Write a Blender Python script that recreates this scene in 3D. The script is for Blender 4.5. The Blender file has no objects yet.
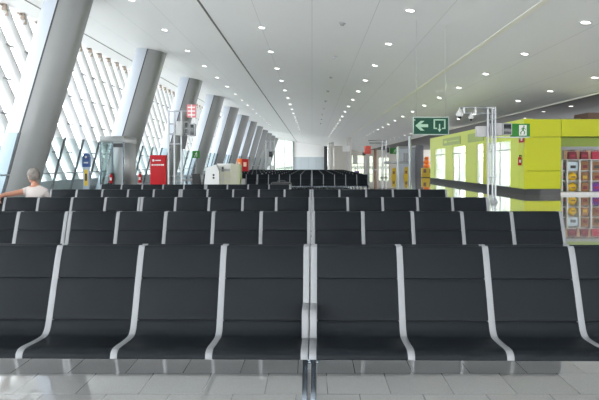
import bpy, bmesh, math, random
from mathutils import Vector
random.seed(7)
S = bpy.context.scene
COL = S.collection
F = 635.0            # focal length in pixels of the 599x400 frame
HC = 1.46            # eye height

# ------------------------------------------------------------------ materials
def new_mat(name):
    m = bpy.data.materials.new(name); m.use_nodes = True
    return m, m.node_tree.nodes, m.node_tree.links, m.node_tree.nodes['Principled BSDF']

def mat(name, col, rough=.5, metal=0., noise=.06, scale=8., bump=0., coat=0., spec=.5):
    m, n, l, b = new_mat(name)
    b.inputs['Roughness'].default_value = rough
    b.inputs['Metallic'].default_value = metal
    b.inputs['Coat Weight'].default_value = coat
    b.inputs['Specular IOR Level'].default_value = spec
    tc = n.new('ShaderNodeTexCoord')
    nz = n.new('ShaderNodeTexNoise'); nz.inputs['Scale'].default_value = scale; nz.inputs['Detail'].default_value = 4
    l.new(tc.outputs['Object'], nz.inputs['Vector'])
    mx = n.new('ShaderNodeMix'); mx.data_type = 'RGBA'
    mx.inputs['A'].default_value = tuple(c*(1-noise) for c in col) + (1,)
    mx.inputs['B'].default_value = tuple(min(1, c*(1+noise)) for c in col) + (1,)
    l.new(nz.outputs['Fac'], mx.inputs['Factor'])
    l.new(mx.outputs['Result'], b.inputs['Base Color'])
    if bump:
        bp = n.new('ShaderNodeBump'); bp.inputs['Strength'].default_value = bump; bp.inputs['Distance'].default_value = .002
        l.new(nz.outputs['Fac'], bp.inputs['Height']); l.new(bp.outputs['Normal'], b.inputs['Normal'])
    return m

def emit(name, col, strength):
    m, n, l, b = new_mat(name)
    b.inputs['Base Color'].default_value = col + (1,)
    b.inputs['Emission Color'].default_value = col + (1,)
    b.inputs['Emission Strength'].default_value = strength
    return m

def glass(name, tint=(.9, .96, .95), refl=.12, rough=.02, fres=.6):
    m = bpy.data.materials.new(name); m.use_nodes = True
    n, l = m.node_tree.nodes, m.node_tree.links
    n.clear()
    o = n.new('ShaderNodeOutputMaterial'); t = n.new('ShaderNodeBsdfTransparent'); g = n.new('ShaderNodeBsdfGlossy')
    t.inputs['Color'].default_value = tint + (1,)
    g.inputs['Roughness'].default_value = rough
    fr = n.new('ShaderNodeFresnel'); fr.inputs['IOR'].default_value = 1.45
    mm = n.new('ShaderNodeMath'); mm.operation = 'MULTIPLY_ADD'; mm.inputs[1].default_value = fres; mm.inputs[2].default_value = refl*.4
    l.new(fr.outputs[0], mm.inputs[0])
    x = n.new('ShaderNodeMixShader')
    l.new(mm.outputs[0], x.inputs[0]); l.new(t.outputs[0], x.inputs[1]); l.new(g.outputs[0], x.inputs[2])
    l.new(x.outputs[0], o.inputs[0])
    return m

M = {}
M['seat'] = mat('seat_vinyl', (.0072, .0096, .0122), .5, noise=.12, scale=60, bump=.05, spec=.10)
M['seat_rear'] = M['seat']
M['alu'] = mat('cast_aluminium', (.195, .203, .215), .5, metal=.12, noise=.05, scale=30)
M['steel'] = mat('dark_steel', (.16, .19, .22), .25, metal=.8)
M['postgrey'] = mat('post_dark_grey', (.06, .065, .07), .45)
M['shellgrey'] = mat('monitor_shell', (.46, .45, .46), .5)
M['bandmetal'] = mat('lift_band', (.20, .21, .21), .35, metal=.5)
M['liftglass'] = glass('lift_glass', (.74, .78, .77), .1, fres=.1)
M['chrome'] = mat('brushed_steel', (.29, .305, .32), .35, metal=.5)
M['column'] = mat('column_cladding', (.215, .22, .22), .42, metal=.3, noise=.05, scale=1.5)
M['column_lit_tint'] = mat('column_lit_tint_panel', (.43, .47, .53), .4, metal=.0, noise=.03, scale=1.5)  # window light on this face is put into the paler colour
M['dark'] = mat('dark_grey', (.03, .032, .035), .5)
M['black'] = mat('black_plastic', (.012, .012, .013), .4)
M['grey'] = mat('mid_grey', (.30, .31, .32), .5)
M['lightgrey'] = mat('light_grey', (.38, .385, .39), .5)
M['white'] = mat('white_paint', (.62, .62, .61), .45, noise=.03)
M['tube'] = mat('white_tube_paint', (.80, .80, .80), .4, noise=.02)
M['wallwhite'] = mat('white_wall', (.78, .78, .77), .6, noise=.03, scale=2)
M['beige'] = mat('beige_wall', (.42, .40, .36), .6, noise=.05, scale=2)
M['counterbeige'] = mat('counter_beige', (.34, .33, .25), .5)
M['concrete'] = mat('concrete', (.45, .44, .41), .6, noise=.1, scale=3)
M['brown'] = mat('brown_laminate', (.16, .09, .05), .5)
M['bracketbrown'] = mat('brown_bracket', (.34, .27, .22), .6, noise=.4, scale=12)  # mottled brown for the ragged bits at the tube tops
M['red'] = mat('red_gloss', (.40, .007, .012), .5, spec=.25)
M['redbox'] = mat('red_box', (.55, .06, .04), .4)
M['orange'] = mat('orange_plastic', (.85, .20, .02), .4)
M['yellow'] = mat('yellow_paint', (.55, .38, .03), .4)
M['blue'] = mat('blue_panel', (.008, .045, .17), .4)
M['green'] = mat('sign_green', (.002, .05, .028), .5, noise=.02, spec=.25)
M['green2'] = mat('sign_bright_green', (.02, .17, .02), .45, noise=.02, spec=.3)
M['signwhite'] = mat('sign_pale_green', (.28, .44, .32), .5, noise=.02)
M['signframe'] = mat('sign_frame', (.36, .44, .39), .5, noise=.02)
M['lime'] = mat('lime_panel', (.47, .495, .003), .4, noise=.03, scale=1.2, spec=.3)
M['limepale'] = mat('lime_pale_panel', (.50, .58, .05), .4, noise=.03, scale=1.2, spec=.3)
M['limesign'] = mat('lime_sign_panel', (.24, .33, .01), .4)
M['plinth'] = mat('dark_plinth', (.05, .052, .054), .7, noise=.3, scale=40, spec=.2)
M['maroon'] = mat('maroon_bag', (.16, .012, .025), .5, noise=.2)
M['magenta'] = mat('crimson_bag', (.42, .02, .06), .5, noise=.2)
M['tan'] = mat('tan_card', (.26, .12, .045), .5, noise=.5, scale=20)
M['amber'] = mat('yellow_bag', (.78, .50, .03), .5, noise=.2)
M['purple'] = mat('purple_bag', (.14, .03, .26), .5, noise=.2)
M['bluewhite'] = mat('pale_blue_box', (.55, .66, .75), .5, noise=.2)
M['peach'] = mat('peach_card', (.80, .52, .34), .5)
M['glass'] = glass('clear_glass')
M['screenglass'] = glass('greenish_glass', (.89, .945, .95), .06, fres=.03)
M['frosted'] = mat('frosted_glass', (.46, .52, .55), .25, noise=.1, scale=.3)
M['farglass'] = glass('tinted_far_glass', (.36, .38, .33), .08, fres=.1)
M['paleglass'] = glass('pale_far_glass', (.42, .46, .43), .08, fres=.1)
M['facadeglass'] = glass('facade_glass', (.98, .99, .99), .03, fres=.05)
M['lens'] = emit('downlight_lens', (1, .97, .90), 5)
M['monitor'] = mat('monitor_screen', (.02, .025, .03), .15)
M['skin'] = mat('skin', (.36, .17, .11), .5, noise=.08)
M['hair'] = mat('grey_hair', (.135, .12, .108), .85, noise=.95, scale=14, bump=.6)
M['shirt'] = mat('pale_shirt', (.44, .40, .385), .9, noise=.05, scale=14, bump=.3)
M['trousers'] = mat('dark_trousers', (.05, .055, .07), .8)
M['shoe'] = mat('brown_shoe', (.06, .035, .02), .5)
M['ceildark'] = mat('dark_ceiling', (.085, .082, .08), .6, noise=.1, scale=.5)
M['seam'] = mat('ceiling_slot', (.13, .12, .10), .6)
M['cream'] = mat('cream_slot', (.88, .86, .74), .5)
M['apron'] = mat('apron_concrete', (.30, .30, .29), .8, noise=.06, scale=.2)

def floor_mat():
    m, n, l, b = new_mat('polished_tiles')
    tc = n.new('ShaderNodeTexCoord')
    mp = n.new('ShaderNodeMapping'); mp.inputs['Location'].default_value = (.10, -.02, 0)
    l.new(tc.outputs['Object'], mp.inputs['Vector'])
    br = n.new('ShaderNodeTexBrick')
    br.offset = .5; br.squash = 1
    br.inputs['Scale'].default_value = 1; br.inputs['Brick Width'].default_value = .40; br.inputs['Row Height'].default_value = .40
    br.inputs['Mortar Size'].default_value = .0028; br.inputs['Mortar Smooth'].default_value = .2
    br.inputs['Color1'].default_value = (.52, .52, .51, 1); br.inputs['Color2'].default_value = (.45, .45, .44, 1)
    br.inputs['Mortar'].default_value = (.16, .16, .16, 1)
    l.new(mp.outputs[0], br.inputs['Vector'])
    nz = n.new('ShaderNodeTexNoise'); nz.inputs['Scale'].default_value = 160; nz.inputs['Detail'].default_value = 3
    l.new(tc.outputs['Object'], nz.inputs['Vector'])
    mx = n.new('ShaderNodeMix'); mx.data_type = 'RGBA'; mx.blend_type = 'OVERLAY'
    mx.inputs['Factor'].default_value = .5
    l.new(br.outputs['Color'], mx.inputs['A']); l.new(nz.outputs['Color'], mx.inputs['B'])
    hs = n.new('ShaderNodeHueSaturation'); hs.inputs['Saturation'].default_value = .15
    l.new(mx.outputs['Result'], hs.inputs['Color'])
    l.new(hs.outputs[0], b.inputs['Base Color'])
    b.inputs['Roughness'].default_value = .05
    b.inputs['IOR'].default_value = 1.85
    b.inputs['Coat Weight'].default_value = .9
    b.inputs['Coat Roughness'].default_value = .02
    return m
M['floor'] = floor_mat()

def ceil_mat():
    m, n, l, b = new_mat('ceiling_panels')
    tc = n.new('ShaderNodeTexCoord'); sp = n.new('ShaderNodeSeparateXYZ')
    l.new(tc.outputs['Object'], sp.inputs[0])
    a = n.new('ShaderNodeMath'); a.operation = 'MULTIPLY_ADD'; a.inputs[1].default_value = 1/1.96; a.inputs[2].default_value = 20.004
    l.new(sp.outputs['X'], a.inputs[0])
    f = n.new('ShaderNodeMath'); f.operation = 'FRACT'; l.new(a.outputs[0], f.inputs[0])
    c = n.new('ShaderNodeMath'); c.operation = 'LESS_THAN'; c.inputs[1].default_value = .008; l.new(f.outputs[0], c.inputs[0])
    nz = n.new('ShaderNodeTexNoise'); nz.inputs['Scale'].default_value = .6
    l.new(tc.outputs['Object'], nz.inputs['Vector'])
    m1 = n.new('ShaderNodeMix'); m1.data_type = 'RGBA'
    m1.inputs['A'].default_value = (.87, .865, .85, 1); m1.inputs['B'].default_value = (.89, .885, .87, 1)
    l.new(nz.outputs['Fac'], m1.inputs['Factor'])
    m2 = n.new('ShaderNodeMix'); m2.data_type = 'RGBA'
    m2.inputs['B'].default_value = (.60, .60, .59, 1)
    l.new(c.outputs[0], m2.inputs['Factor']); l.new(m1.outputs['Result'], m2.inputs['A'])
    l.new(m2.outputs['Result'], b.inputs['Base Color'])
    b.inputs['Roughness'].default_value = .5
    return m
M['ceiling'] = ceil_mat()

# ------------------------------------------------------------------ mesh building
class MB:
    def __init__(s): s.bm = bmesh.new()
    def box(s, x0, x1, y0, y1, z0, z1, bev=0., mi=0):
        r = bmesh.ops.create_cube(s.bm, size=1)
        vs = r['verts']
        for v in vs:
            v.co = Vector(((x0+x1)/2 + v.co.x*(x1-x0), (y0+y1)/2 + v.co.y*(y1-y0), (z0+z1)/2 + v.co.z*(z1-z0)))
        if bev:
            es = list({e for v in vs for e in v.link_edges})
            bmesh.ops.bevel(s.bm, geom=es, offset=bev, segments=2, affect='EDGES', profile=.5)
        return s
    def tube(s, a, b, r, r2=None, n=12, cap=True):
        a, b = Vector(a), Vector(b); r2 = r if r2 is None else r2
        d = (b-a).normalized()
        up = Vector((0, 0, 1)) if abs(d.z) < .9 else Vector((1, 0, 0))
        u = d.cross(up).normalized(); w = d.cross(u)
        r1v = [s.bm.verts.new(a + u*math.cos(t)*r + w*math.sin(t)*r) for t in [2*math.pi*i/n for i in range(n)]]
        r2v = [s.bm.verts.new(b + u*math.cos(t)*r2 + w*math.sin(t)*r2) for t in [2*math.pi*i/n for i in range(n)]]
        for i in range(n):
            j = (i+1) % n
            s.bm.faces.new((r1v[i], r1v[j], r2v[j], r2v[i]))
        if cap:
            s.bm.faces.new(r1v[::-1]); s.bm.faces.new(r2v)
        return s
    def path(s, pts, r, n=8):
        for p, q in zip(pts, pts[1:]): s.tube(p, q, r, n=n)
        return s
    def lathe(s, prof, c=(0, 0, 0), n=20):
        rings = []
        for r, z in prof:
            if r < 1e-5: rings.append([s.bm.verts.new((c[0], c[1], c[2]+z))])
            else: rings.append([s.bm.verts.new((c[0]+r*math.cos(2*math.pi*i/n), c[1]+r*math.sin(2*math.pi*i/n), c[2]+z)) for i in range(n)])
        for A, B in zip(rings, rings[1:]):
            for i in range(n):
                j = (i+1) % n
                if len(A) == 1 and len(B) == 1: continue
                if len(A) == 1: s.bm.faces.new((A[0], B[i], B[j]))
                elif len(B) == 1: s.bm.faces.new((A[i], A[j], B[0]))
                else: s.bm.faces.new((A[i], A[j], B[j], B[i]))
        return s
    def ball(s, c, r, sc=(1, 1, 1), n=16):
        rr = bmesh.ops.create_uvsphere(s.bm, u_segments=n, v_segments=max(6, n//2+2), radius=r)
        for v in rr['verts']: v.co = Vector((c[0]+v.co.x*sc[0], c[1]+v.co.y*sc[1], c[2]+v.co.z*sc[2]))
        return s
    def hexa(s, p):      # 8 points: bottom 4 (ccw), top 4
        v = [s.bm.verts.new(q) for q in p]
        for f in ((3, 2, 1, 0), (4, 5, 6, 7), (0, 1, 5, 4), (1, 2, 6, 5), (2, 3, 7, 6), (3, 0, 4, 7)):
            s.bm.faces.new([v[i] for i in f])
        return s
    def prism(s, poly, y0, y1):    # polygon in XZ, thickness along Y
        a = [s.bm.verts.new((x, y0, z)) for x, z in poly]; b = [s.bm.verts.new((x, y1, z)) for x, z in poly]
        s.bm.faces.new(a); s.bm.faces.new(b[::-1])
        for i in range(len(poly)):
            j = (i+1) % len(poly)
            s.bm.faces.new((a[j], a[i], b[i], b[j]))
        return s
    def shell(s, pts, x0, x1, t, off=0., r=.007, mirror=False):
        # sheet following a profile (y,z), front offset by `off`, thickness t, rounded rim
        n = len(pts); nor = []
        for i in range(n):
            a = Vector(pts[max(0, i-1)]); b = Vector(pts[min(n-1, i+1)])
            d = (b-a).normalized(); nor.append(Vector((d.y, -d.x)))
        cum = [0]
        for a, b in zip(pts, pts[1:]): cum.append(cum[-1] + (Vector(b)-Vector(a)).length)
        def drop(d): return 0 if d >= r else r - math.sqrt(max(0, r*r-(r-d)**2))
        xs = [x0, x0+r*.3, x0+r, x1-r, x1-r*.3, x1]
        FR, BK = [], []
        for x in xs:
            dx = min(x-x0, x1-x)
            fr, bk = [], []
            for i in range(n):
                dl = min(cum[i], cum[-1]-cum[i])
                k = off - max(drop(dx), drop(dl))
                p = Vector(pts[i]) + nor[i]*k; q = Vector(pts[i]) + nor[i]*(off-t)
                if mirror: p.x = -p.x; q.x = -q.x
                fr.append(s.bm.verts.new((x, p.x, p.y))); bk.append(s.bm.verts.new((x, q.x, q.y)))
            FR.append(fr); BK.append(bk)
        nf = []
        m = len(xs)
        for c in range(m-1):
            for i in range(n-1):
                nf.append(s.bm.faces.new((FR[c][i], FR[c+1][i], FR[c+1][i+1], FR[c][i+1])))
                nf.append(s.bm.faces.new((BK[c][i], BK[c][i+1], BK[c+1][i+1], BK[c+1][i])))
            nf.append(s.bm.faces.new((FR[c][0], BK[c][0], BK[c+1][0], FR[c+1][0])))
            nf.append(s.bm.faces.new((FR[c][-1], FR[c+1][-1], BK[c+1][-1], BK[c][-1])))
        for i in range(n-1):
            nf.append(s.bm.faces.new((FR[0][i], FR[0][i+1], BK[0][i+1], BK[0][i])))
            nf.append(s.bm.faces.new((FR[-1][i], BK[-1][i], BK[-1][i+1], FR[-1][i+1])))
        return s
    def mesh(s, name, *mats, smooth=True):
        bmesh.ops.recalc_face_normals(s.bm, faces=s.bm.faces[:])
        me = bpy.data.meshes.new(name); s.bm.to_mesh(me); s.bm.free()
        for m in mats: me.materials.append(M[m] if isinstance(m, str) else m)
        if smooth:
            me.polygons.foreach_set('use_smooth', [True]*len(me.polygons))
            me.set_sharp_from_angle(angle=math.radians(38))
        return me
    def obj(s, name, m, parent=None, loc=(0, 0, 0), smooth=True):
        return link(name, s.mesh(name, m, smooth=smooth), parent, loc)

def link(name, me, parent=None, loc=(0, 0, 0)):
    o = bpy.data.objects.new(name, me); COL.objects.link(o); o.location = loc
    if parent is not None: o.parent = parent
    return o
def tag(o, label, cat, group=None):
    o['label'] = label; o['category'] = cat
    if group: o['group'] = group
    return o
def thing(name, label, cat, loc=(0, 0, 0), rz=0., group=None):
    o = bpy.data.objects.new(name, None); COL.objects.link(o); o.empty_display_size = .2
    o.location = loc; o.rotation_euler = (0, 0, rz)
    return tag(o, label, cat, group)
def struct(name, mb, m):
    o = mb.obj(name, m, smooth=False); o['kind'] = 'structure'; return o
def dup(root, loc, label=None, rz=None, group=None, sx=None):
    r = root.copy(); COL.objects.link(r); r.location = loc
    if rz is not None: r.rotation_euler = (0, 0, rz)
    if sx: r.scale = (sx, 1, 1)
    if label: r['label'] = label
    if group: r['group'] = group
    for ch in list(root.children):
        c = ch.copy(); COL.objects.link(c); c.parent = r
        for g in list(ch.children):
            d = g.copy(); COL.objects.link(d); d.parent = c
    return r
ORD = ['nearest', 'second', 'third', 'fourth', 'fifth', 'sixth', 'seventh', 'eighth', 'ninth', 'tenth', 'eleventh', 'twelfth', 'thirteenth', 'fourteenth']
def PX(px, Y): return (px-312)*Y/F
def PZ(py, Y): return HC - (py-163.5)*Y/F
def CZ(x): return HC + 5.0 - .15*x      # underside of the sloping ceiling

# ------------------------------------------------------------------ setting
YB, YE = -14, 166
struct('floor', MB().box(-12.7, 34, YB, YE+4, -.3, 0), 'floor')
xl, xr = -14.6, 12.65
c = MB(); c.hexa([(xl, YB, CZ(xl)), (xr, YB, CZ(xr)), (xr, YE, CZ(xr)), (xl, YE, CZ(xl)),
                  (xl, YB, CZ(xl)+.5), (xr, YB, CZ(xr)+.5), (xr, YE, CZ(xr)+.5), (xl, YE, CZ(xl)+.5)])
struct('ceiling', c, 'ceiling')
def ceil_strip(name, x, w, m, d=.012):
    b = MB(); a, e = x-w/2, x+w/2
    b.hexa([(a, YB, CZ(a)-d), (e, YB, CZ(e)-d), (e, YE, CZ(e)-d), (a, YE, CZ(a)-d), (a, YB, CZ(a)+.05), (e, YB, CZ(e)+.05), (e, YE, CZ(e)+.05), (a, YE, CZ(a)+.05)])
    struct(name, b, m)
ceil_strip('trim_1', -3.9, .085, 'seam')
ceil_strip('trim_2', 5.9, .17, 'cream')
ceil_strip('trim_3', -11.9, .10, 'seam')
ceil_strip('trim_4', 12.62, .08, 'cream', .03)
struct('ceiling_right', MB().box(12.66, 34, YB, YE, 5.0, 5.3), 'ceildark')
# far end: white wall over glass, window at the left, pale wall at the right
e = YE - 1
def W(px): return PX(px, e)
struct('wall_back', MB().box(W(292.5), W(325), e, e+.4, PZ(157, e), 8.5), 'wallwhite')
struct('wall_end', MB().box(W(334), W(350), e-1, e+.4, 0, 8), 'beige')
struct('window_2', MB().box(W(250), W(292.5), e, e+.05, 0, 9), 'paleglass')
struct('window_3', MB().box(W(294), W(325), e, e+.05, 0, PZ(157, e)), 'frosted')
struct('trim_5', MB().box(W(292.6), W(294.2), e-.3, e+.3, 0, 8.4), 'grey')
struct('trim_6', MB().box(W(324), W(327.5), e-1, e+.3, 0, 8), 'dark')
tb = MB()
for px in (278, 284.5): tb.box(W(px)-.06, W(px)+.06, e-.1, e, 0, 8.6)
for pz in (152, 164): tb.box(W(262), W(292), e-.1, e, PZ(pz, e)-.05, PZ(pz, e)+.05)
for px in (301, 308.5, 316): tb.box(W(px)-.05, W(px)+.05, e-.06, e, 0, PZ(157, e))
struct('trim_7', tb, 'lightgrey')
ops = [(351.5, 364, 3.6), (369, 373, 3.4), (378.5, 389, 3.0), (404, 418, 2.8)]
wl = MB(); tb = MB(); gl = MB(); x = W(350)
for a, b_, h in ops:
    wl.box(x, W(a), e, e+.3, 0, 5.4); wl.box(W(a), W(b_), e, e+.3, h, 5.4)
    gl.box(W(a), W(b_), e+.1, e+.15, 0, h)
    n_ = max(1, round((W(b_)-W(a))/1.3))
    for q in range(n_+1): xx = W(a)+(W(b_)-W(a))*q/n_; tb.box(xx-.06, xx+.06, e+.02, e+.2, 0, h)
    tb.box(W(a), W(b_), e+.02, e+.2, 1.3, 1.42)
    x = W(b_)
wl.box(x, 34, e, e+.3, 0, 5.4)
struct('wall_far', wl, 'beige'); struct('window_4', gl, 'farglass'); struct('trim_8', tb, 'grey')
# glazed wall behind the viewer
struct('window_5', MB().box(-13, 34, YB-.05, YB, 0, 8.4), 'facadeglass')
# outdoors
g = MB().box(-220, -13.5, -120, 420, -4.6, -4.5); o = struct('ground', g, 'apron')
g = MB().box(-13.5, 120, YE+4.2, 420, -.4, -.3); o = struct('ground_far', g, 'apron')

# ------------------------------------------------------------------ facade
FT, FB, FD = -13.75, -12.75, 6.7        # top x, bottom x, run along the hall
fz = CZ(FT)
g = MB()
g.hexa([(FB-.55, YB, -.1), (FB-.5, YB, -.1), (FB-.5, YE, -.1), (FB-.55, YE, -.1), (FT-.55, YB, fz), (FT-.5, YB, fz), (FT-.5, YE, fz), (FT-.55, YE, fz)])
struct('window_1', g, 'facadeglass')
tm = MB().tube((0, 0, 0), (FB-FT, FD, -fz+.05), .25, n=16).mesh('tube', 'tube')
fm = MB()
for k in (.19,):
    fm.tube((.16, -.42, -.10), (.16, .30, -.08), .05, n=8); fm.box(.12, .30, -.12, .02, -.30, -.02); fm.box(.14, .28, .10, .18, -.50, -.25)
fm = fm.mesh('end_bracket', 'bracketbrown')
km = MB().box(-.04, .29, -.10, .16, -.045, .045, .01).box(.16, .26, .05, .62, -.03, .03).mesh('clamp', 'grey')
rm = MB().tube((.12, .40, 0), (FB-FT+.12, FD+.40, -fz+.05), .035, n=8).mesh('rod', 'lightgrey')
first = None
for i in range(58):
    y = 13.6 + i*1.8
    if first is None:
        first = thing('facade_tube', 'slanting white tube of the glazed facade behind the leaning columns', 'facade tube', (FT, y, fz-.01), 0, 'slanting white facade tubes')
        link('shaft', tm, first)
        link('end_bracket', fm, first); link('rod', rm, first)
        for t in (.22, .40, .58, .76):
            link('clamp', km, first, ((FB-FT)*t, FD*t, -fz*t))
    else:
        dup(first, (FT, y, fz-.01))

struct('baseboard_left', MB().box(-12.69, -12.5, YB, YE, 0, .62), 'lightgrey')
# ------------------------------------------------------------------ leaning columns
def column_mesh():
    a, b = .88, .82
    full = []
    for i in range(40):
        t = 2*math.pi*i/40
        full.append((a*math.cos(t), b*math.sin(t)))
    # shaft: curved cladding; panel: flat facet facing the glass, window light painted in as paler colour
    s0 = math.radians(272); s1 = math.radians(165)
    arc = [s0 + (s1+2*math.pi-s0)*i/34 for i in range(35)]
    shaft = [(a*math.cos(t), b*math.sin(t)) for t in arc]
    facet = [(a*math.cos(s0), b*math.sin(s0)), (-.36, -.745), (-.68, -.50), (-.86, -.15), (a*math.cos(s1), b*math.sin(s1))]
    return shaft, facet
XB = -11.37; LEAN = .29
def sheared(poly, closed_inner, gap=0.):
    m = MB(); lo, hi = [], []
    for x, y in poly:
        x0 = XB + x; z = (HC+5.0-.15*x0)/(1+.15*LEAN)
        lo.append(m.bm.verts.new((x, y, 0))); hi.append(m.bm.verts.new((x+LEAN*z, y, z)))
    n = len(poly)
    for i in range(n):
        j = (i+1) % n
        m.bm.faces.new((lo[i], lo[j], hi[j], hi[i]))
    m.bm.faces.new(lo[::-1]); m.bm.faces.new(hi)
    return m
sh, fa = column_mesh()
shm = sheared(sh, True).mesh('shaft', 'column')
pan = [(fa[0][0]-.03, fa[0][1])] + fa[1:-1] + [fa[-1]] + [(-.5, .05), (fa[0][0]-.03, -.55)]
pam = sheared(pan, True).mesh('side_panel', 'column_lit_tint')
COLY = [12*(k+2) for k in range(12)]; COLY[0] = 23.9
sx_, sy_ = fa[0]
sem = sheared([(sx_-.06, sy_-.010), (sx_+.0, sy_-.016), (sx_+.0, sy_+.05), (sx_-.06, sy_+.05)], True).mesh('seam', 'dark')
col0 = None
for k, y in enumerate(COLY):
    lab = ('large grey column leaning inward, %s to the camera of the row along the glass' % ORD[k]) if k == 0 else ('leaning grey column with window-lit side panel, %s from the camera in the row along the glass' % ORD[k])
    if k == 0:
        col0 = thing('leaning_column', lab, 'column', (XB, y, 0), 0, 'leaning columns along the glass')
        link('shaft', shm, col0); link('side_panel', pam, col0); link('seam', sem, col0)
    else:
        dup(col0, (XB, y, 0), lab)

# ------------------------------------------------------------------ glass screens
gt, gb, gh = -10.52, -11.2, 2.55
def glass_screen(y0, y1, n, label, group='glass screens'):
    t = thing('glass_screen', label, 'glass screen', (gb, y0, 0), 0, group)
    dx = gt-gb; L = y1-y0
    for i in range(n):
        a, b = L*i/n+.03, L*(i+1)/n-.03
        MB().hexa([(-.008, a, .05), (.008, a, .05), (.008, b, .05), (-.008, b, .05), (dx-.008, a, gh), (dx+.008, a, gh), (dx+.008, b, gh), (dx-.008, b, gh)]).obj('pane', 'screenglass', t, smooth=False)
    for i in range(n+1):
        y = L*i/n
        MB().hexa([(-.03, y-.03, 0), (.06, y-.03, 0), (.06, y+.03, 0), (-.03, y+.03, 0), (dx-.03, y-.03, gh+.02), (dx+.06, y-.03, gh+.02), (dx+.06, y+.03, gh+.02), (dx-.03, y+.03, gh+.02)]).obj('post', 'postgrey', t, smooth=False)
    MB().box(-.06, .1, 0, L, 0, .1).obj('base_rail', 'lightgrey', t, smooth=False)
    MB().tube((dx*.41+.06, 0, 1.05), (dx*.41+.06, L, 1.05), .025, n=8).obj('handrail', 'chrome', t)
glass_screen(14.8, 22.8, 3, 'greenish glass screen in front of the nearest leaning column')
for k in range(10):
    y0 = COLY[k]+.95; y1 = COLY[k+1]-.95
    if k == 0: y1 = 33.6
    glass_screen(y0, y1, 4, 'greenish glass screen between the %s and %s leaning columns' % (ORD[k], ORD[k+1]))

# ------------------------------------------------------------------ ceiling lamps
def rot_ceiling(o): o.rotation_euler = (0, math.atan(.15), 0)
fr = MB().lathe([(.15, 0), (.15, -.018), (.20, -.022), (.215, -.008), (.215, 0)], n=20).mesh('rim', 'white')
ln = MB().lathe([(0, -.012), (.15, -.012), (.15, -.004), (0, -.004)], n=18).mesh('lens', 'lens')
d0 = None
for (x, yph, st, name) in ((-6.6, 23.2, 5.25, 'line nearest the leaning columns'), (-1.95, 24.7, 5.3, 'line just left of the middle of the hall'), (2.92, 24.2, 5.3, 'line left of the cream ceiling slot'), (7.5, 22.4, 5.0, 'line right of the cream ceiling slot'), (11.0, 24.7, 4.6, 'line along the right ceiling edge')):
    y = yph - 3*st
    while y < 112:
        lab = 'round recessed downlight in the ' + name
        if d0 is None:
            d0 = thing('downlight', lab, 'ceiling light', (x, y, CZ(x)), 0, 'downlights, ' + name)
            rot_ceiling(d0); d0.scale = (.8, .85, 1)
            link('rim', fr, d0); link('lens', ln, d0)
        else:
            dup(d0, (x, y, CZ(x)), lab, group='downlights, ' + name)
        y += st
for i, (px, py) in enumerate(((525, 118), (543.5, 111.5), (571, 106))):     # lamps in the dark right-hand ceiling
    yy = 3.54*F/(163.5-py)
    r = dup(d0, (PX(px, yy), yy, 5.0), 'small downlight in the dark ceiling above the lime shop, %s from the left' % ['first', 'second', 'third'][i], group='downlights in the dark ceiling')
    r.rotation_euler = (0, 0, 0)
sm = MB().lathe([(0, -.09), (.06, -.085), (.075, -.05), (.075, -.02), (.12, -.015), (.12, 0), (0, 0)], n=16).mesh('ceiling_sensor', 'lightgrey')
y = 15.1
while y < 80:
    o = link('ceiling_sensor', sm, None, (1.05, y, CZ(1.05))); rot_ceiling(o)
    tag(o, 'small grey sensor on the ceiling in the line near the middle', 'ceiling sensor', 'ceiling sensors'); y += 6.8

# ------------------------------------------------------------------ beam seating
def catmull(P, per=5):
    out = []
    for i in range(len(P)-1):
        p0 = Vector(P[max(0, i-1)]); p1 = Vector(P[i]); p2 = Vector(P[i+1]); p3 = Vector(P[min(len(P)-1, i+2)])
        for k in range(per):
            t = k/per
            out.append(tuple(.5*((2*p1)+(p2-p0)*t+(2*p0-5*p1+4*p2-p3)*t*t+(3*p1-p0-3*p2+p3)*t**3)))
    out.append(tuple(P[-1])); return out
TOPOFF = .04                                # the two shells of a double bench meet here
PROF = [(.018, .914), (.004, .920), (-.012, .912), (-.033, .87), (-.057, .81), (-.083, .737), (-.112, .66), (-.14, .58), (-.172, .49), (-.195, .435), (-.215, .408), (-.242, .392), (-.29, .388), (-.40, .391), (-.49, .397), (-.545, .395), (-.575, .378), (-.583, .350)]
PROF = [(y-TOPOFF, z) for y, z in PROF]
FULL = catmull(PROF)
def split_at(z):                     # index-parameter where the profile passes height z on the backrest
    for i in range(8, len(FULL)-1):
        if FULL[i][1] >= z > FULL[i+1][1]:
            t = (FULL[i][1]-z)/(FULL[i][1]-FULL[i+1][1]); a, b = Vector(FULL[i]), Vector(FULL[i+1])
            return i, tuple(a.lerp(b, t))
def piece(za, zb):
    if za is None: ia, head = -1, []
    else: ia, p = split_at(za); head = [p]
    if zb is None: ib, tail = len(FULL)-1, []
    else: ib, p = split_at(zb); tail = [p]
    return head + FULL[ia+1:ib+1] + tail
BACK_HI = piece(None, .7255)
BACK_LO = piece(.7185, .4770)
BACK_ALL = piece(None, .455)
SEAT = piece(.4695, None)
P = .544; DW = .041
def back_mesh(mir):
    m = MB()
    m.shell(BACK_HI, 0, P-DW+.004, .020, 0, r=.002, mirror=mir); m.shell(BACK_LO, 0, P-DW+.004, .020, 0, r=.002, mirror=mir)
    m.shell(BACK_ALL, .004, P-DW, .012, -.018, mirror=mir)
    return m
def seat_mesh(mir): return MB().shell(SEAT, 0, P-DW+.004, .030, 0, r=.004, mirror=mir)
def div_mesh(mir): return MB().shell(FULL, -DW/2, DW/2, .036, .0015, r=.004, mirror=mir)
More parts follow.
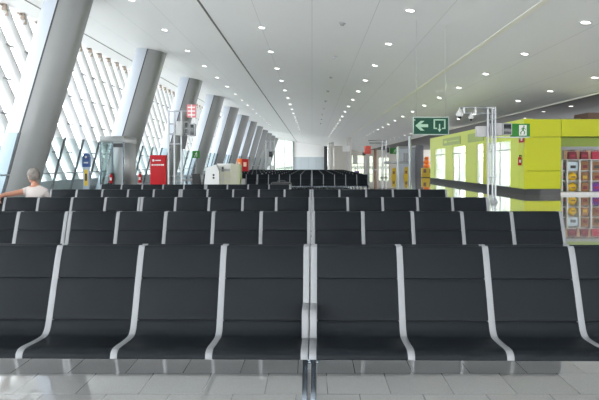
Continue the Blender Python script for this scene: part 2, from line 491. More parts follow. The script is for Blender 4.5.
def leg_mesh():
    pts = [(-.46, .0), (-.455, .05), (-.39, .13), (-.27, .24), (-.15, .31), (0, .335), (.15, .31), (.27, .24), (.39, .13), (.455, .05), (.46, 0)]
    pts = catmull(pts, 3)
    return MB().shell([(y, z+.012) for y, z in pts][::-1], -.016, .016, .045, .02, r=.006).box(-.026, .026, -.50, -.42, 0, .014, .004).box(-.026, .026, .42, .50, 0, .014, .004)
def arm_mesh(mir):
    pts = catmull([(-.15, .572), (-.22, .578), (-.31, .578), (-.36, .565), (-.385, .53), (-.395, .48), (-.40, .41)], 4)
    return MB().shell([(y, z) for y, z in pts], -.021, .021, .026, .0, r=.006, mirror=mir)
def build_bench(n, label):
    t = thing('airport_bench', label, 'bench', (0, 0, 0), 0, 'rows of dark airport seating')
    bF, bR, sF, sR = back_mesh(0).mesh('backrest', 'seat'), back_mesh(1).mesh('backrest', 'seat'), seat_mesh(0).mesh('seat', 'seat'), seat_mesh(1).mesh('seat', 'seat')
    dF, dR, lg = div_mesh(0).mesh('seat_divider', 'alu'), div_mesh(1).mesh('seat_divider', 'alu'), leg_mesh().mesh('leg', 'steel')
    aF, aR = arm_mesh(0).mesh('armrest', 'alu'), arm_mesh(1).mesh('armrest', 'alu')
    for i in range(n):
        x = .024 + i*P + DW/2 - .002
        for nm, me in (('backrest', bF), ('backrest', bR), ('seat', sF), ('seat', sR)): link(nm, me, t, (x, 0, 0))
    for i in range(n+1):
        link('seat_divider', dF, t, (.024+i*P, 0, 0)); link('seat_divider', dR, t, (.024+i*P, 0, 0))
    for i in (0, n):
        x = .024+i*P
        link('leg', lg, t, (x + (.002 if i == 0 else -.002), 0, 0))
        link('armrest', aF, t, (x, 0, 0)); link('armrest', aR, t, (x, 0, 0))
    b = MB().box(.03, .018+n*P, -.05, .05, .29, .345, .008)
    for i in range(n+1):
        x = .024+i*P; b.box(x-.016, x+.016, -.45, .45, .342, .362)
    b.obj('beam', 'steel', t)
    return t
def simple_bench(n):
    m = MB()
    for i in range(n):
        x = .024+i*P+DW/2-.002
        for mir in (0, 1):
            m.shell(BACK_ALL[::3], x, x+P-DW+.004, .03, 0, mirror=mir); m.shell(SEAT[::3], x, x+P-DW+.004, .03, 0, mirror=mir)
    mm = m.mesh('airport_bench', 'seat', 'alu', 'steel')
    bm = bmesh.new(); bm.from_mesh(mm)
    def add(src, mi, dx):
        tmp = src.mesh('tmp'); b0 = len(bm.faces); b1 = len(bm.verts); bm.from_mesh(tmp)
        bm.verts.ensure_lookup_table(); bm.faces.ensure_lookup_table()
        for v in bm.verts[b1:]: v.co.x += dx
        for f in bm.faces[b0:]: f.material_index = mi
        bpy.data.meshes.remove(tmp)
    for i in range(n+1):
        for mir in (0, 1): add(MB().shell(FULL[::3], -DW/2, DW/2, .042, .006, r=.006, mirror=mir), 1, .024+i*P)
    for i in (0, n): add(leg_mesh(), 2, .024+i*P)
    add(MB().box(.03, .018+n*P, -.05, .05, .29, .345), 2, 0)
    bm.to_mesh(mm); bm.free()
    return mm
GX = -.011
SL, SR_ = .98, 1.018
span = .048 + 5*P
XR, XL = GX, GX - span*SL
XF = XL - span*SL
ROWS = [4.17, 7.12, 10.12, 13.2, 16.3]
rname = ['nearest row of seats', 'second row of seats', 'third row of seats', 'fourth row of seats', 'fifth row of seats']
bench5 = None
def put_bench(x, y, lab, sx, rz=0.):
    global bench5
    if bench5 is None:
        bench5 = build_bench(5, lab); bench5.location = (x, y, 0); bench5.rotation_euler = (0, 0, rz); bench5.scale = (sx, 1, 1)
        return bench5
    return dup(bench5, (x, y, 0), lab, rz=rz, sx=sx)
R1 = -math.radians(.9)
for k, y in enumerate(ROWS):
    y += TOPOFF
    rz = R1 if k == 0 else 0.
    if k < 4:
        put_bench(XR, y, 'dark double-sided five-seat bench right of the centre gap in the ' + rname[k], 1.025 if k == 0 else SR_, rz)
    if k < 4:
        x = XL if k else GX - span*.996
        put_bench(x*math.cos(rz), y + x*math.sin(rz), 'dark double-sided five-seat bench just left of the centre gap in the ' + rname[k], SL if k else .996, rz)
    if k > 0:
        put_bench(XF, y, 'dark double-sided five-seat bench at the far left end of the ' + rname[k], SL)
b4 = build_bench(4, 'dark four-seat bench with a black bag on it, in the fifth row of seats'); b4.location = (XL, ROWS[4]+TOPOFF, 0); b4.scale = (SL, 1, 1)
FAR = [31.7 + 3*k for k in range(9)]
fdesc = 'far block of seats'
sb = None
for k, y in enumerate(FAR):
    y += TOPOFF
    for nm, x, sx in (('right of its centre gap', XR, SR_), ('left of its centre gap', XL, SL), ('at its far left end', XF, SL)):
        if k == 0:
            put_bench(x, y, 'dark five-seat bench %s, front row of the %s' % (nm, fdesc), sx)
        else:
            if sb is None:
                sb = simple_bench(5)
            o = link('airport_bench', sb, None, (x, y, 0)); o.scale = (sx, 1, 1)
            tag(o, 'dark five-seat bench %s, %s row of the far block of seats' % (nm, ORD[k]), 'bench', 'rows of dark airport seating')
# black bag on the rear side of the fifth row
bx = PX(281, 16.6)
t = thing('travel_bag', 'black travel bag on the rear seat of the fifth row', 'bag', (bx, 16.72, .41))
MB().box(-.27, .27, -.10, .12, .0, .56, .05).obj('body', 'black', t)
MB().path([(-.1, 0, .55), (-.09, 0, .60), (.09, 0, .60), (.1, 0, .55)], .012).obj('handle', 'dark', t)
MB().box(-.2, .2, .12, .15, .08, .35, .012).obj('pocket', 'dark', t)

# ------------------------------------------------------------------ seated man
def skin_mesh(name, nodes, edges, root=0, sub=2, m='skin'):
    me = bpy.data.meshes.new(name); me.from_pydata([n[0] for n in nodes], edges, [])
    o = bpy.data.objects.new(name, me); COL.objects.link(o)
    md = o.modifiers.new('skin', 'SKIN'); md.use_smooth_shade = True
    for i, n in enumerate(nodes):
        r = n[1]; me.skin_vertices[0].data[i].radius = (r, r) if not isinstance(r, tuple) else r
        me.skin_vertices[0].data[i].use_root = (i == root)
    if sub:
        sd = o.modifiers.new('sub', 'SUBSURF'); sd.levels = sub; sd.render_levels = sub
    dg = bpy.context.evaluated_depsgraph_get()
    nm = bpy.data.meshes.new_from_object(o.evaluated_get(dg))
    bpy.data.objects.remove(o); bpy.data.meshes.remove(me)
    nm.name = name; nm.materials.clear(); nm.materials.append(M[m])
    nm.polygons.foreach_set('use_smooth', [True]*len(nm.polygons))
    return nm
mx, my = -4.56, 10.16
man = thing('person', 'grey-haired person in a pale shirt sitting with arm over the third row of seats', 'person', (mx, my, 0))
N = []; E = []
def add(p, r, to=None):
    N.append((p, r)); i = len(N)-1
    if to is not None: E.append((to, i))
    return i
pel = add((0, .36, .53), .125)
wai = add((0, .34, .70), .120, pel)
che = add((-.005, .31, .90), .125, wai)
uch = add((-.005, .31, 1.02), .115, che)
nk = add((-.01, .325, 1.10), .058, uch)
nk2 = add((-.04, .335, 1.17), .055, nk)
# left arm laid along the top of the backrest towards the viewer's left
ls = add((-.125, .25, 1.01), .056, uch)
le = add((-.315, .07, .962), .044, ls)
lf = add((-.365, .0, .962), .038, le)
lw = add((-.405, -.075, .925), .028, lf)
lp = add((-.415, -.10, .865), (.040, .022), lw)
rs = add((.135, .37, .985), .056, uch)
re = add((.18, .46, .76), .043, rs)
rf = add((.17, .58, .68), .036, re)
rw = add((.12, .67, .64), .027, rf)
rp = add((.11, .74, .63), (.038, .020), rw)
for s in (-1, 1):
    hp = add((.10*s, .40, .515), .095, pel)
    kn = add((.14*s, .82, .50), .062, hp)
    cf = add((.14*s, .85, .32), .055, kn)
    an = add((.14*s, .86, .09), .038, cf)
    add((.145*s, .98, .045), (.036, .030), an)
body = link('body', skin_mesh('body', N, E), man)
def fingers(base, d, side, up, curl):
    d, side, up = Vector(d).normalized(), Vector(side).normalized(), Vector(up).normalized()
    base = Vector(base); m = MB()
    meshes = []
    for i, L in enumerate((.062, .072, .066, .052)):
        o = base + side*(.026 - .0175*i)
        pts = [o - d*.015]
        dd = d.copy(); p = o
        for j, f in enumerate((.45, .32, .25)):
            ang = curl*(j+.6)
            v = d*math.cos(ang) - up*math.sin(ang)
            p = p + v*L*f; pts.append(p)
        meshes.append(([(tuple(q), r) for q, r in zip(pts, (.0095, .0095, .0085, .007))], [(0, 1), (1, 2), (2, 3)]))
    o = base - d*.05 + side*.03
    pts = [o, o + side*.02 + d*.025, o + side*.026 + d*.05 - up*.01]
    meshes.append(([(tuple(q), r) for q, r in zip(pts, (.011, .010, .008))], [(0, 1), (1, 2)]))
    return meshes
for args in (((-.418, -.108, .825), (-.05, -.12, -1), (.95, -.2, 0), (0, -1, .12), -.12), ((.105, .785, .622), (-.1, .9, -.3), (-.95, 0, .1), (0, .3, .95), .4)):
    for nodes, ed in fingers(*args):
        nm = skin_mesh('finger', nodes, ed, 0, 1)
        bm = bmesh.new(); bm.from_mesh(body.data); bm.from_mesh(nm); bm.to_mesh(body.data); bm.free(); bpy.data.meshes.remove(nm)
# head joined into the body mesh
hc = Vector((-.05, .34, 1.255))
ha = math.radians(52)                     # turned to the viewer's left of straight ahead
def hd(x, y, z):                          # local: +y is where the face looks
    return hc + Vector((x*math.cos(ha)-y*math.sin(ha), x*math.sin(ha)+y*math.cos(ha), z))
hb = MB()
r = bmesh.ops.create_uvsphere(hb.bm, u_segments=24, v_segments=16, radius=1)
for v in r['verts']:
    x, y, z = v.co
    w = 1 - .28*max(0, -z)**1.3
    v.co = hd(x*.077*w, (y*.098 + (.012 if z < 0 else 0))*(1-.12*max(0, -z)), z*.122)
def hball(c, rad, sc):
    rr = bmesh.ops.create_uvsphere(hb.bm, u_segments=12, v_segments=8, radius=rad)
    for v in rr['verts']: v.co = hd(c[0]+v.co.x*sc[0], c[1]+v.co.y*sc[1], c[2]+v.co.z*sc[2])
hball((0, .105, -.015), .016, (.8, 1.1, 1.5))                 # nose
for s in (-1, 1):
    hball((.078*s, -.005, -.005), .03, (.35, .7, 1.1))          # ears
    hball((.030*s, .082, .012), .013, (1, .6, .7))            # lids
    hball((.03*s, .078, .03), .02, (1.1, .5, .3))             # brows
hball((0, .09, -.058), .02, (1.2, .4, .28)); hball((0, .078, -.095), .024, (1, .7, .7))
tmp = hb.mesh('h', 'skin')
bm = bmesh.new(); bm.from_mesh(body.data); bm.from_mesh(tmp); bm.to_mesh(body.data); bm.free()
body.data.polygons.foreach_set('use_smooth', [True]*len(body.data.polygons))
hr = MB()
r = bmesh.ops.create_uvsphere(hr.bm, u_segments=32, v_segments=22, radius=1)
dele = []
for v in r['verts']:
    x, y, z = v.co
    k = 1 + .05*math.sin(17*x+5*z)*math.sin(13*y+9*z)
    v.co = hd(x*.098*k, y*.116*k-.008, z*.136*k+.004)
    if (y > .45 and z < .62) or (y > -.05 and z < -.05) or z < -.62: dele.append(v)
bmesh.ops.delete(hr.bm, geom=dele, context='VERTS')
ho = hr.obj('hair', 'hair', man); sd = ho.modifiers.new('solid', 'SOLIDIFY'); sd.thickness = .014
# shirt
SN = [((0, .36, .50), .145), ((0, .345, .70), .142), ((-.005, .31, .90), .148), ((-.005, .31, 1.01), .126), ((-.016, .328, 1.108), .064),
      ((-.12, .255, 1.008), .072), ((-.19, .19, .992), .062), ((.135, .37, .985), .074), ((.165, .42, .86), .064)]
link('shirt', skin_mesh('shirt', SN, [(0, 1), (1, 2), (2, 3), (3, 4), (3, 5), (5, 6), (3, 7), (7, 8)], 0, 2, 'shirt'), man)
TN = [((0, .37, .515), .138)]; TE = []
for s in (-1, 1):
    b = len(TN); TN += [((.10*s, .42, .52), .108), ((.14*s, .82, .505), .076), ((.14*s, .85, .32), .070), ((.14*s, .86, .13), .06)]
    TE += [(0, b), (b, b+1), (b+1, b+2), (b+2, b+3)]
link('trousers', skin_mesh('trousers', TN, TE, 0, 2, 'trousers'), man)
for s in (-1, 1):
    MB().ball((.145*s, .92, .05), .05, (.95, 2.5, .95)).box(.145*s-.045, .145*s+.045, .80, 1.03, 0, .025, .008).obj('shoe', 'shoe', man)

# ------------------------------------------------------------------ gantries
def gantry(name_label, X, Y, poles, top, bars, depth=.0, r=.05, plate=.16):
    t = thing('sign_gantry', name_label, 'gantry', (X, Y, 0), 0)
    for px in poles:
        MB().tube((px, 0, 0), (px, 0, top), r, n=12).obj('pole', 'chrome', t)
    for (x0, x1, z) in bars:
        MB().tube((x0, 0, z), (x1, 0, z), r*.8, n=10).obj('crossbar', 'chrome', t)
    for px in poles:
        MB().lathe([(0, 0), (plate, 0), (plate, .02), (r*1.3, .10), (r, .16)], (px, 0, 0), 16).obj('foot', 'chrome', t)
    return t
Y = 24.0; k = Y/F
gx = PX(490, Y)
gz = PZ(107, Y)
G1 = gantry('tall steel gantry with three poles in front of the lime shop', gx, Y, (-.08, .09, .20), gz, ((-1.16, .22, gz-.03), (-.98, .22, gz-.24)), r=.038, plate=.10)
for dx in (-.98, -.55): MB().box(dx-.035, dx+.035, -.03, .03, gz-.26, gz-.01, .006).obj('bracket', 'white', G1)
for zz in (.95,): MB().tube((-.08, 0, zz), (.2, 0, zz), .03).obj('crossbar', 'chrome', G1)
for i, (px, py, sc) in enumerate(((459.5, 114.5, 1.0), (471, 117.5, .72))):
    x = PX(px, Y); z = PZ(py, Y)
    t = thing('dome_camera', ['larger white dome camera at the left tip of the gantry arm', 'smaller white dome camera hanging under the gantry arm'][i], 'security camera', (x, Y, z))
    top = (gz-.05 if i == 0 else gz-.26) - z
    MB().lathe([(0, .19), (.03, .19), (.045, .15), (.09*sc, .10*sc), (.135*sc, .0), (.12*sc, -.06*sc), (.09*sc, -.08*sc), (0, -.08*sc)]).obj('housing', 'white', t)
    MB().lathe([(.085*sc, -.07*sc), (.075*sc, -.12*sc), (.04*sc, -.16*sc), (0, -.17*sc)]).obj('dome', 'black', t)
    MB().tube((0, 0, .15), (0, 0, max(.2, top+.03)), .025).obj('bracket', 'white', t)
def screen(label, x0, x1, z0, z1, Y, d, m='lightgrey', face='monitor', rz=0.):
    t = thing('monitor', label, 'monitor', ((x0+x1)/2, Y, z0), rz)
    w = (x1-x0)/2; h = z1-z0
    hs_ = MB().box(-w, w, 0, d, 0, h, .02).obj('housing', m, t)
    MB().box(-w+.04, w-.04, -.008, .004, .04, h-.04, .003).obj('screen', face, hs_)
    return t
screen('grey box monitor left of the gantry poles', PX(477.5, Y), PX(489, Y), PZ(136.5, Y), PZ(126, Y), Y+.06, .3, 'shellgrey', face='shellgrey')
screen('grey box monitor behind the gantry poles', PX(490, Y), PX(502.5, Y), PZ(135.5, Y), PZ(123, Y), Y+.06, .3, 'shellgrey', face='shellgrey')
screen('dark screen at the right end of the gantry monitors', PX(502.8, Y), PX(512.4, Y), PZ(135, Y), PZ(123, Y), Y+.02, .34)
sh_ = MB().box(PX(489, Y), PX(530, Y), Y+.06, Y+.2, PZ(137.6, Y), PZ(136.6, Y)); tag(sh_.obj('support_rail', 'chrome'), 'thin steel rail under the gantry monitors and green sign', 'rail')

def pictogram(poly, t, Yl, m, name):
    return MB().prism(poly, Yl-.006, Yl).obj(name, m, t, smooth=False)
def running_man(t, cx, cz, h, m, name='pictogram', y=-.02):
    mb = MB(); s = h
    def lim(a, b, w): mb.hexa([(cx+a[0]*s-w*s, y-.004, cz+a[1]*s), (cx+a[0]*s+w*s, y-.004, cz+a[1]*s), (cx+a[0]*s+w*s, y, cz+a[1]*s), (cx+a[0]*s-w*s, y, cz+a[1]*s),
                               (cx+b[0]*s-w*s, y-.004, cz+b[1]*s), (cx+b[0]*s+w*s, y-.004, cz+b[1]*s), (cx+b[0]*s+w*s, y, cz+b[1]*s), (cx+b[0]*s-w*s, y, cz+b[1]*s)])
    lim((.0, .0), (.06, .28), .08); lim((0, .02), (-.2, -.2), .05); lim((-.2, -.2), (-.2, -.42), .045); lim((.02, .02), (.18, -.2), .05); lim((.18, -.2), (.1, -.42), .045)
    lim((-.2, .06), (.0, .25), .04); lim((.1, .24), (.26, .05), .04)
    mb.tube((cx+.1*s, y-.004, cz+.38*s), (cx+.1*s, y, cz+.38*s), .075*s, n=14)
    return mb.obj(name, m, t, smooth=False)
# green running-figure sign on the gantry
t = thing('exit_sign', 'bright green sign with running figure beside the gantry screen', 'sign', (PX(521.5, Y), Y+.05, PZ(136.6, Y)))
w = 9*k; h = 13*k
MB().box(-w-.04, w, 0, .12, 0, h, .008).obj('panel', 'green2', t)
MB().box(PX(519.5, Y)-PX(521.5, Y), PX(527, Y)-PX(521.5, Y), -.012, .002, .04, h-.05).obj('white_field', 'white', t)
running_man(t, PX(523.2, Y)-PX(521.5, Y), h*.5, h*.8, 'green2', y=-.014)

# hanging green exit sign with arrow and door
Y = 20.0; k = Y/F
cx, z0 = PX(431, Y), PZ(135, Y)
t = thing('exit_sign', 'dark green hanging sign with left arrow and doorway symbol', 'sign', (cx, Y, z0))
w, h = 18*k, 18.2*k
MB().box(-w, w, 0, .07, 0, h, .01).obj('frame', 'signframe', t)
MB().box(-w+.028, w-.028, -.006, .01, .03, h-.03).obj('panel', 'green', t)
def qx(px): return PX(px, Y)-cx
def qz(py): return PZ(py, Y)-z0
pictogram([(qx(415.3), qz(125.7)), (qx(420.6), qz(120.9)), (qx(424.4), qz(120.9)), (qx(420.6), qz(124.2)), (qx(428), qz(124.2)), (qx(428), qz(127.2)), (qx(420.6), qz(127.2)), (qx(424.4), qz(130.6)), (qx(420.6), qz(130.6))], t, -.008, 'signwhite', 'arrow_symbol')
d = MB()
for a in ((433.5, 435, 119.2, 129), (444, 445.5, 119.2, 129), (433.5, 445.5, 119.2, 120.5), (433.5, 437, 127.8, 129), (442, 445.5, 127.8, 129)):
    d.box(qx(a[0]), qx(a[1]), -.014, -.006, qz(a[3]), qz(a[2]))
d.obj('door_symbol', 'signwhite', t, smooth=False)
pictogram([(qx(438.9), qz(124)), (qx(440.1), qz(124)), (qx(440.1), qz(129)), (qx(441.4), qz(129)), (qx(439.5), qz(132)), (qx(437.6), qz(129)), (qx(438.9), qz(129))], t, -.008, 'signwhite', 'down_arrow_symbol')
MB().box(qx(414), qx(415.2), -.012, -.006, qz(120.6), qz(119.4)).obj('small_mark', 'signframe', t, smooth=False)
for px in (416.5, 446):
    MB().tube((qx(px), .035, h-.01), (qx(px), .035, CZ(PX(px, Y))-z0), .003, n=6).obj('hanging_rod', 'grey', t)

# pair of poles with monitor frame under it
Y = 37.0
z1 = PZ(136, Y)
t = gantry('pale pole frame standing under the dark green arrow sign', PX(410, Y), Y, (-.02,), z1, ((-.72, -.0, PZ(147.5, Y)), (-.72, 0, PZ(162.5, Y)), (-1.5, -.7, PZ(162.5, Y))), r=.09, plate=.15)
MB().tube((PX(398, Y)-PX(410, Y), 0, 0), (PX(398, Y)-PX(410, Y), 0, PZ(147, Y)), .09).obj('pole', 'chrome', t)

# left gantry with screens
Y = 23.5; k = Y/F
gx = PX(174, Y)
def lx(px): return PX(px, Y)-gx
t = gantry('steel gantry with monitors in front of the leaning columns', gx, Y, (lx(168.6), lx(174.5), lx(181.5)), PZ(110.5, Y), ((lx(168.6), lx(175), PZ(111.5, Y)), (lx(174), lx(187), PZ(111.2, Y)), (lx(168.6), lx(178), PZ(124, Y)), (lx(168.6), lx(182), PZ(144, Y)), (lx(168.6), lx(182), PZ(134, Y)), (lx(181.5), lx(193.5), PZ(128.5, Y))), r=.036, plate=.1)
screen('grey box monitor on the left side of the left gantry', PX(177, Y), PX(183.5, Y), PZ(135.5, Y), PZ(121.5, Y), Y-.25, .3, face='lightgrey')
screen('dark hooded screen in the middle of the left gantry', PX(184, Y), PX(188.8, Y), PZ(134.5, Y), PZ(121.5, Y), Y+.0, .3, 'grey')
screen('dark hooded screen at the right of the left gantry', PX(189.3, Y), PX(195, Y), PZ(136, Y), PZ(123.5, Y), Y-.02, .3, 'grey')
t2 = thing('direction_sign', 'small red and white sign at the top right of the left gantry', 'sign', (PX(191.5, Y), Y, PZ(117.5, Y)))
MB().box(-4.6*k, 4.6*k, 0, .05, 0, 13*k, .006).obj('panel', mat('faded_red', (.55, .16, .17), .4), t2)
sm_ = MB()
for i in range(3): sm_.box(-3.6*k, 3.6*k, -.006, .004, (2+i*3.8)*k, (3.2+i*3.8)*k)
sm_.box(-.5*k, .5*k, -.008, .004, 0, 13*k); sm_.obj('white_lines', 'white', t2, smooth=False)
MB().tube((PX(186, Y)-PX(191.5, Y), .03, PZ(111.2, Y)-PZ(117.5, Y)), (0, .03, PZ(111.2, Y)-PZ(117.5, Y)), .02).obj('bracket', 'chrome', t2)
o = MB().prism([(lx(183), PZ(136, Y)), (lx(187.2), PZ(136, Y)), (lx(184.5), PZ(149, Y)), (lx(182), PZ(149, Y))], -.05, .1).obj('bracket_arm', 'dark', t)

# far gantries
Y = 65.0
t = gantry('distant double-pole gantry in the middle of the concourse', PX(384, Y), Y, (-.18, .2), PZ(140, Y), ((-1.6, .3, PZ(140.5, Y)), (-1.5, .3, PZ(143, Y))), r=.07, plate=.2)
screen('pale monitor on the distant double-pole gantry', PX(386.3, Y), PX(389.5, Y), PZ(153, Y), PZ(147, Y), Y-.1, .2, 'lightgrey')
t = thing('exit_sign', 'small distant green sign beside the double-pole gantry', 'sign', (PX(394, Y), Y, PZ(154, Y)))
MB().box(-.42, .42, 0, .1, 0, .62, .01).obj('panel', 'green2', t); running_man(t, .1, .3, .45, 'white', y=-.004)
MB().tube((PX(386, Y)-PX(394, Y), .05, .5), (-.3, .05, .5), .03).obj('bracket', 'chrome', t)
Y = 55.0
t = gantry('distant steel gantry among the far leaning columns', PX(270, Y), Y, (PX(266, Y)-PX(270, Y), PX(270.5, Y)-PX(270, Y), PX(274.5, Y)-PX(270, Y)), PZ(140.5, Y), ((-.36, .4, PZ(141.5, Y)), (-.36, .4, PZ(150, Y))), r=.055, plate=.15)
screen('black screen on the distant gantry among the far columns', PX(269, Y), PX(272.5, Y), PZ(157, Y), PZ(151.5, Y), Y-.2, .12, 'black')

# ------------------------------------------------------------------ left side furniture
# red advertising totem
Y = 30.0; k = Y/F
cx = PX(158, Y)
t = thing('advertising_totem', 'red freestanding totem with white markings left of the monitor gantry', 'totem', (cx, Y, 0))
w = 7.9*k; h = PZ(155, Y)
MB().box(-w, w, 0, .25, .06, h, .03).obj('panel', 'red', t)
MB().box(-w+.03, w-.03, .03, .22, 0, .08).obj('base', 'dark', t)
mk = MB().tube((-.22, -.006, PZ(160.4, Y)), (-.22, .002, PZ(160.4, Y)), .055, n=18)
mk.box(-.13, .13, -.006, .002, PZ(160.9, Y), PZ(159.9, Y))
x = -.30
for wd in (.075, .05, .06, .075, .06, .055, .07):
    mk.box(x, x+wd, -.006, .002, PZ(165.6, Y), PZ(164.2, Y)); x += wd+.022
mk.obj('white_marking', 'white', t, smooth=False)
# blue totem
Y = 26.0; k = Y/F
t = thing('information_totem', 'slim blue and yellow totem standing by the glass screen', 'totem', (PX(86, Y), Y, 0))
hz = PZ(153, Y)
MB().box(-.12, .12, 0, .12, 0, PZ(167, Y), .01).obj('lower_panel', mat('pale_frame', (.28, .33, .40), .4), t)
MB().box(-.075, .075, -.006, .01, .55, PZ(169, Y)-.02).obj('yellow_panel', 'yellow', t)
MB().box(-.045, .045, -.012, .0, .75, 1.05, .01).obj('black_symbol', 'dark', t)
MB().box(-.15, .15, -.01, .13, PZ(167, Y), PZ(157, Y)).tube((0, -.01, PZ(156.2, Y)), (0, .13, PZ(156.2, Y)), .125, n=20).obj('header', 'blue', t)
ms = MB().tube((0, -.016, PZ(157, Y)), (0, -.008, PZ(157, Y)), .05, n=16).box(-.09, .09, -.016, -.008, PZ(163.4, Y), PZ(162, Y)); ms.obj('white_symbol', 'lightgrey', t, smooth=False)
# lift
t = thing('glass_lift', 'glass and steel lift enclosure in front of the second leaning column', 'lift', (-9.75, 31, 0))
zt = PZ(136, 31)
MB().box(-.62, .58, 0, 2.2, zt-.32, zt, .01).obj('roof_band', 'bandmetal', t)
MB().box(-.60, -.02, 0, .02, .1, zt-.32).obj('glass_front', 'liftglass', t, smooth=False)
MB().box(-.62, -.60, .04, 2.2, .1, zt-.32).obj('glass_side', 'liftglass', t, smooth=False)
for x in (-.6, -.03, .52): MB().box(x, x+.06, -.02, .05, 0, zt-.3).obj('post', 'steel', t, smooth=False)
MB().box(.06, .54, .0, 2.2, .05, zt-.32, .01).obj('door_panel', mat('lift_door', (.22, .235, .24), .3, metal=.5), t)
MB().box(.06, .54, -.015, 0, zt-.55, zt-.36).obj('dark_lintel', 'dark', t)
MB().box(-.62, .58, 0, 2.2, 0, .1).obj('base', 'grey', t)
def extinguisher(loc, label, s=1., stand=None):
    t = thing('fire_extinguisher', label, 'fire extinguisher', loc)
    MB().lathe([(0, 0), (.075*s, 0), (.085*s, .02), (.085*s, .36*s), (.06*s, .42*s), (.03*s, .45*s), (0, .45*s)]).obj('cylinder', 'red', t); cy_ = t.children[0]
    MB().lathe([(0, .44*s), (.028*s, .44*s), (.028*s, .5*s), (0, .5*s)]).box(-.03*s, .10*s, -.015, .015, .49*s, .53*s).obj('valve', 'black', t)
    MB().path([(.05*s, 0, .48*s), (.12*s, -.02, .42*s), (.115*s, -.02, .25*s), (.1*s, -.02, .12*s)], .012*s).obj('hose', 'black', t)
    MB().box(-.045*s, .045*s, -.089*s, -.07*s, .14*s, .28*s).obj('instruction_label', 'white', cy_)
    return t
extinguisher((PX(110.5, 30.8), 30.905, .50), 'red fire extinguisher on the front of the glass lift')
t = thing('extinguisher_stand', 'small grey stand carrying a fire extinguisher left of the red totem', 'stand', (PX(140, 31), 31, 0))
MB().box(-.15, .15, -.12, .12, 0, .04).box(-.04, .04, .02, .08, .04, .5).box(-.13, .13, -.1, .12, .48, .52).obj('frame', 'lightgrey', t)
extinguisher((PX(140, 31), 31, .52), 'red fire extinguisher on a small stand left of the red totem')
# waist-high rail
Y = 32.5
x0, x1 = PX(146, Y), PX(206, Y)
t = thing('barrier_rail', 'thin dark waist-high rail behind the red totem', 'rail', (x0, Y, 0))
MB().tube((0, 0, PZ(176, Y)), (x1-x0, 0, PZ(176, Y)), .035).obj('top_rail', 'grey', t)
for i in range(4): MB().tube(((x1-x0)*i/3, 0, 0), ((x1-x0)*i/3, 0, PZ(176, Y)), .03).obj('post', 'grey', t)
for z in (.3, .55): MB().tube((0, 0, z), (x1-x0, 0, z), .012, n=6).obj('cable', 'grey', t)
# gate counter
Y = 29.0
x0 = PX(204, Y)
def cxx(px): return PX(px, Y)-x0
t = thing('gate_counter', 'white and beige boarding gate counter behind the fifth row of seats', 'counter', (x0, Y, 0))
MB().prism([(cxx(203), 0), (cxx(219), 0), (cxx(219), PZ(171, Y)), (cxx(216), PZ(164.5, Y)), (cxx(206), PZ(168, Y)), (cxx(205), PZ(176, Y))], 0, .7).obj('side_cabinet', 'white', t, smooth=False)
MB().box(cxx(219), cxx(231), .1, .7, 0, PZ(171.5, Y)).obj('front_panel', 'counterbeige', t)
MB().box(cxx(219), cxx(231), .07, .1, PZ(179.2, Y), PZ(178.6, Y)).box(cxx(222.5), cxx(223.1), .07, .1, 0, PZ(171.5, Y)).obj('panel_joint', 'grey', t)
MB().box(cxx(215.5), cxx(231.5), .45, .7, PZ(169, Y), PZ(163.5, Y), .01).obj('upper_ledge', 'white', t)
MB().box(cxx(216), cxx(231), .5, .7, .3, PZ(168, Y)).obj('back_panel', 'lightgrey', t)
MB().box(cxx(230.8), cxx(239), -.05, .75, 0, PZ(164, Y), .01).obj('end_cabinet', 'counterbeige', t)
MB().box(cxx(239), cxx(240.3), -.03, .73, 0, PZ(164.8, Y)).obj('edge_strip', mat('green_edge', (.28, .33, .16), .5), t)
b = MB()
for py in (175, 177.8): b.tube((cxx(213.6), -.01, PZ(py, Y)), (cxx(213.6), .02, PZ(py, Y)), .05, n=12)
b.obj('cable_port', 'black', t.children[0])
t2 = thing('card_reader', 'small dark device standing on the gate counter', 'device', (PX(221.8, Y), Y+.3, PZ(171.5, Y)))
MB().box(-.05, .05, -.05, .05, 0, .03).tube((0, 0, .03), (0, 0, .15), .015).obj('stand', 'dark', t2)
MB().box(-.045, .045, -.03, .0, .1, .22, .01).obj('head', 'dark', t2)
tag(MB().box(PX(240.6, Y), PX(244, Y), Y+.2, Y+.6, 0, PZ(179, Y), .02).obj('waste_bin', 'lightgrey'), 'low pale bin at the right end of the gate counter', 'bin')
# black chair left of counter
Y = 30.0; cx = PX(196.5, Y)
t = thing('office_chair', 'black chair behind the rows, left of the gate counter', 'chair', (cx, Y, 0), math.radians(12))
MB().box(-.22, .22, -.22, .22, .44, .52, .03).obj('seat', 'black', t)
MB().hexa([(-.19, -.22, .52), (.21, -.22, .52), (.21, -.16, .52), (-.19, -.16, .52), (-.22, -.27, .98), (.15, -.27, .98), (.15, -.21, .98), (-.22, -.21, .98)]).obj('backrest', 'black', t)
MB().tube((0, 0, .1), (0, 0, .45), .03).obj('gas_column', 'chrome', t)
b = MB()
for i in range(5):
    a = i*2*math.pi/5; b.tube((0, 0, .1), (.27*math.cos(a), .27*math.sin(a), .06), .02).ball((.27*math.cos(a), .27*math.sin(a), .035), .035, n=10)
b.obj('star_base', 'black', t)
# green exit plate on glass
Y = 37.4
t = thing('exit_sign', 'small green exit plate on the glass between leaning columns', 'sign', (PX(196, Y), Y, PZ(158, Y)))
MB().box(-.22, .22, 0, .03, 0, .42).obj('panel', 'green2', t); running_man(t, 0, .2, .34, 'white', y=-.002)
MB().tube((0, .03, 0), (0, .03, -PZ(158, Y)+.0), .025).obj('post', 'chrome', t)
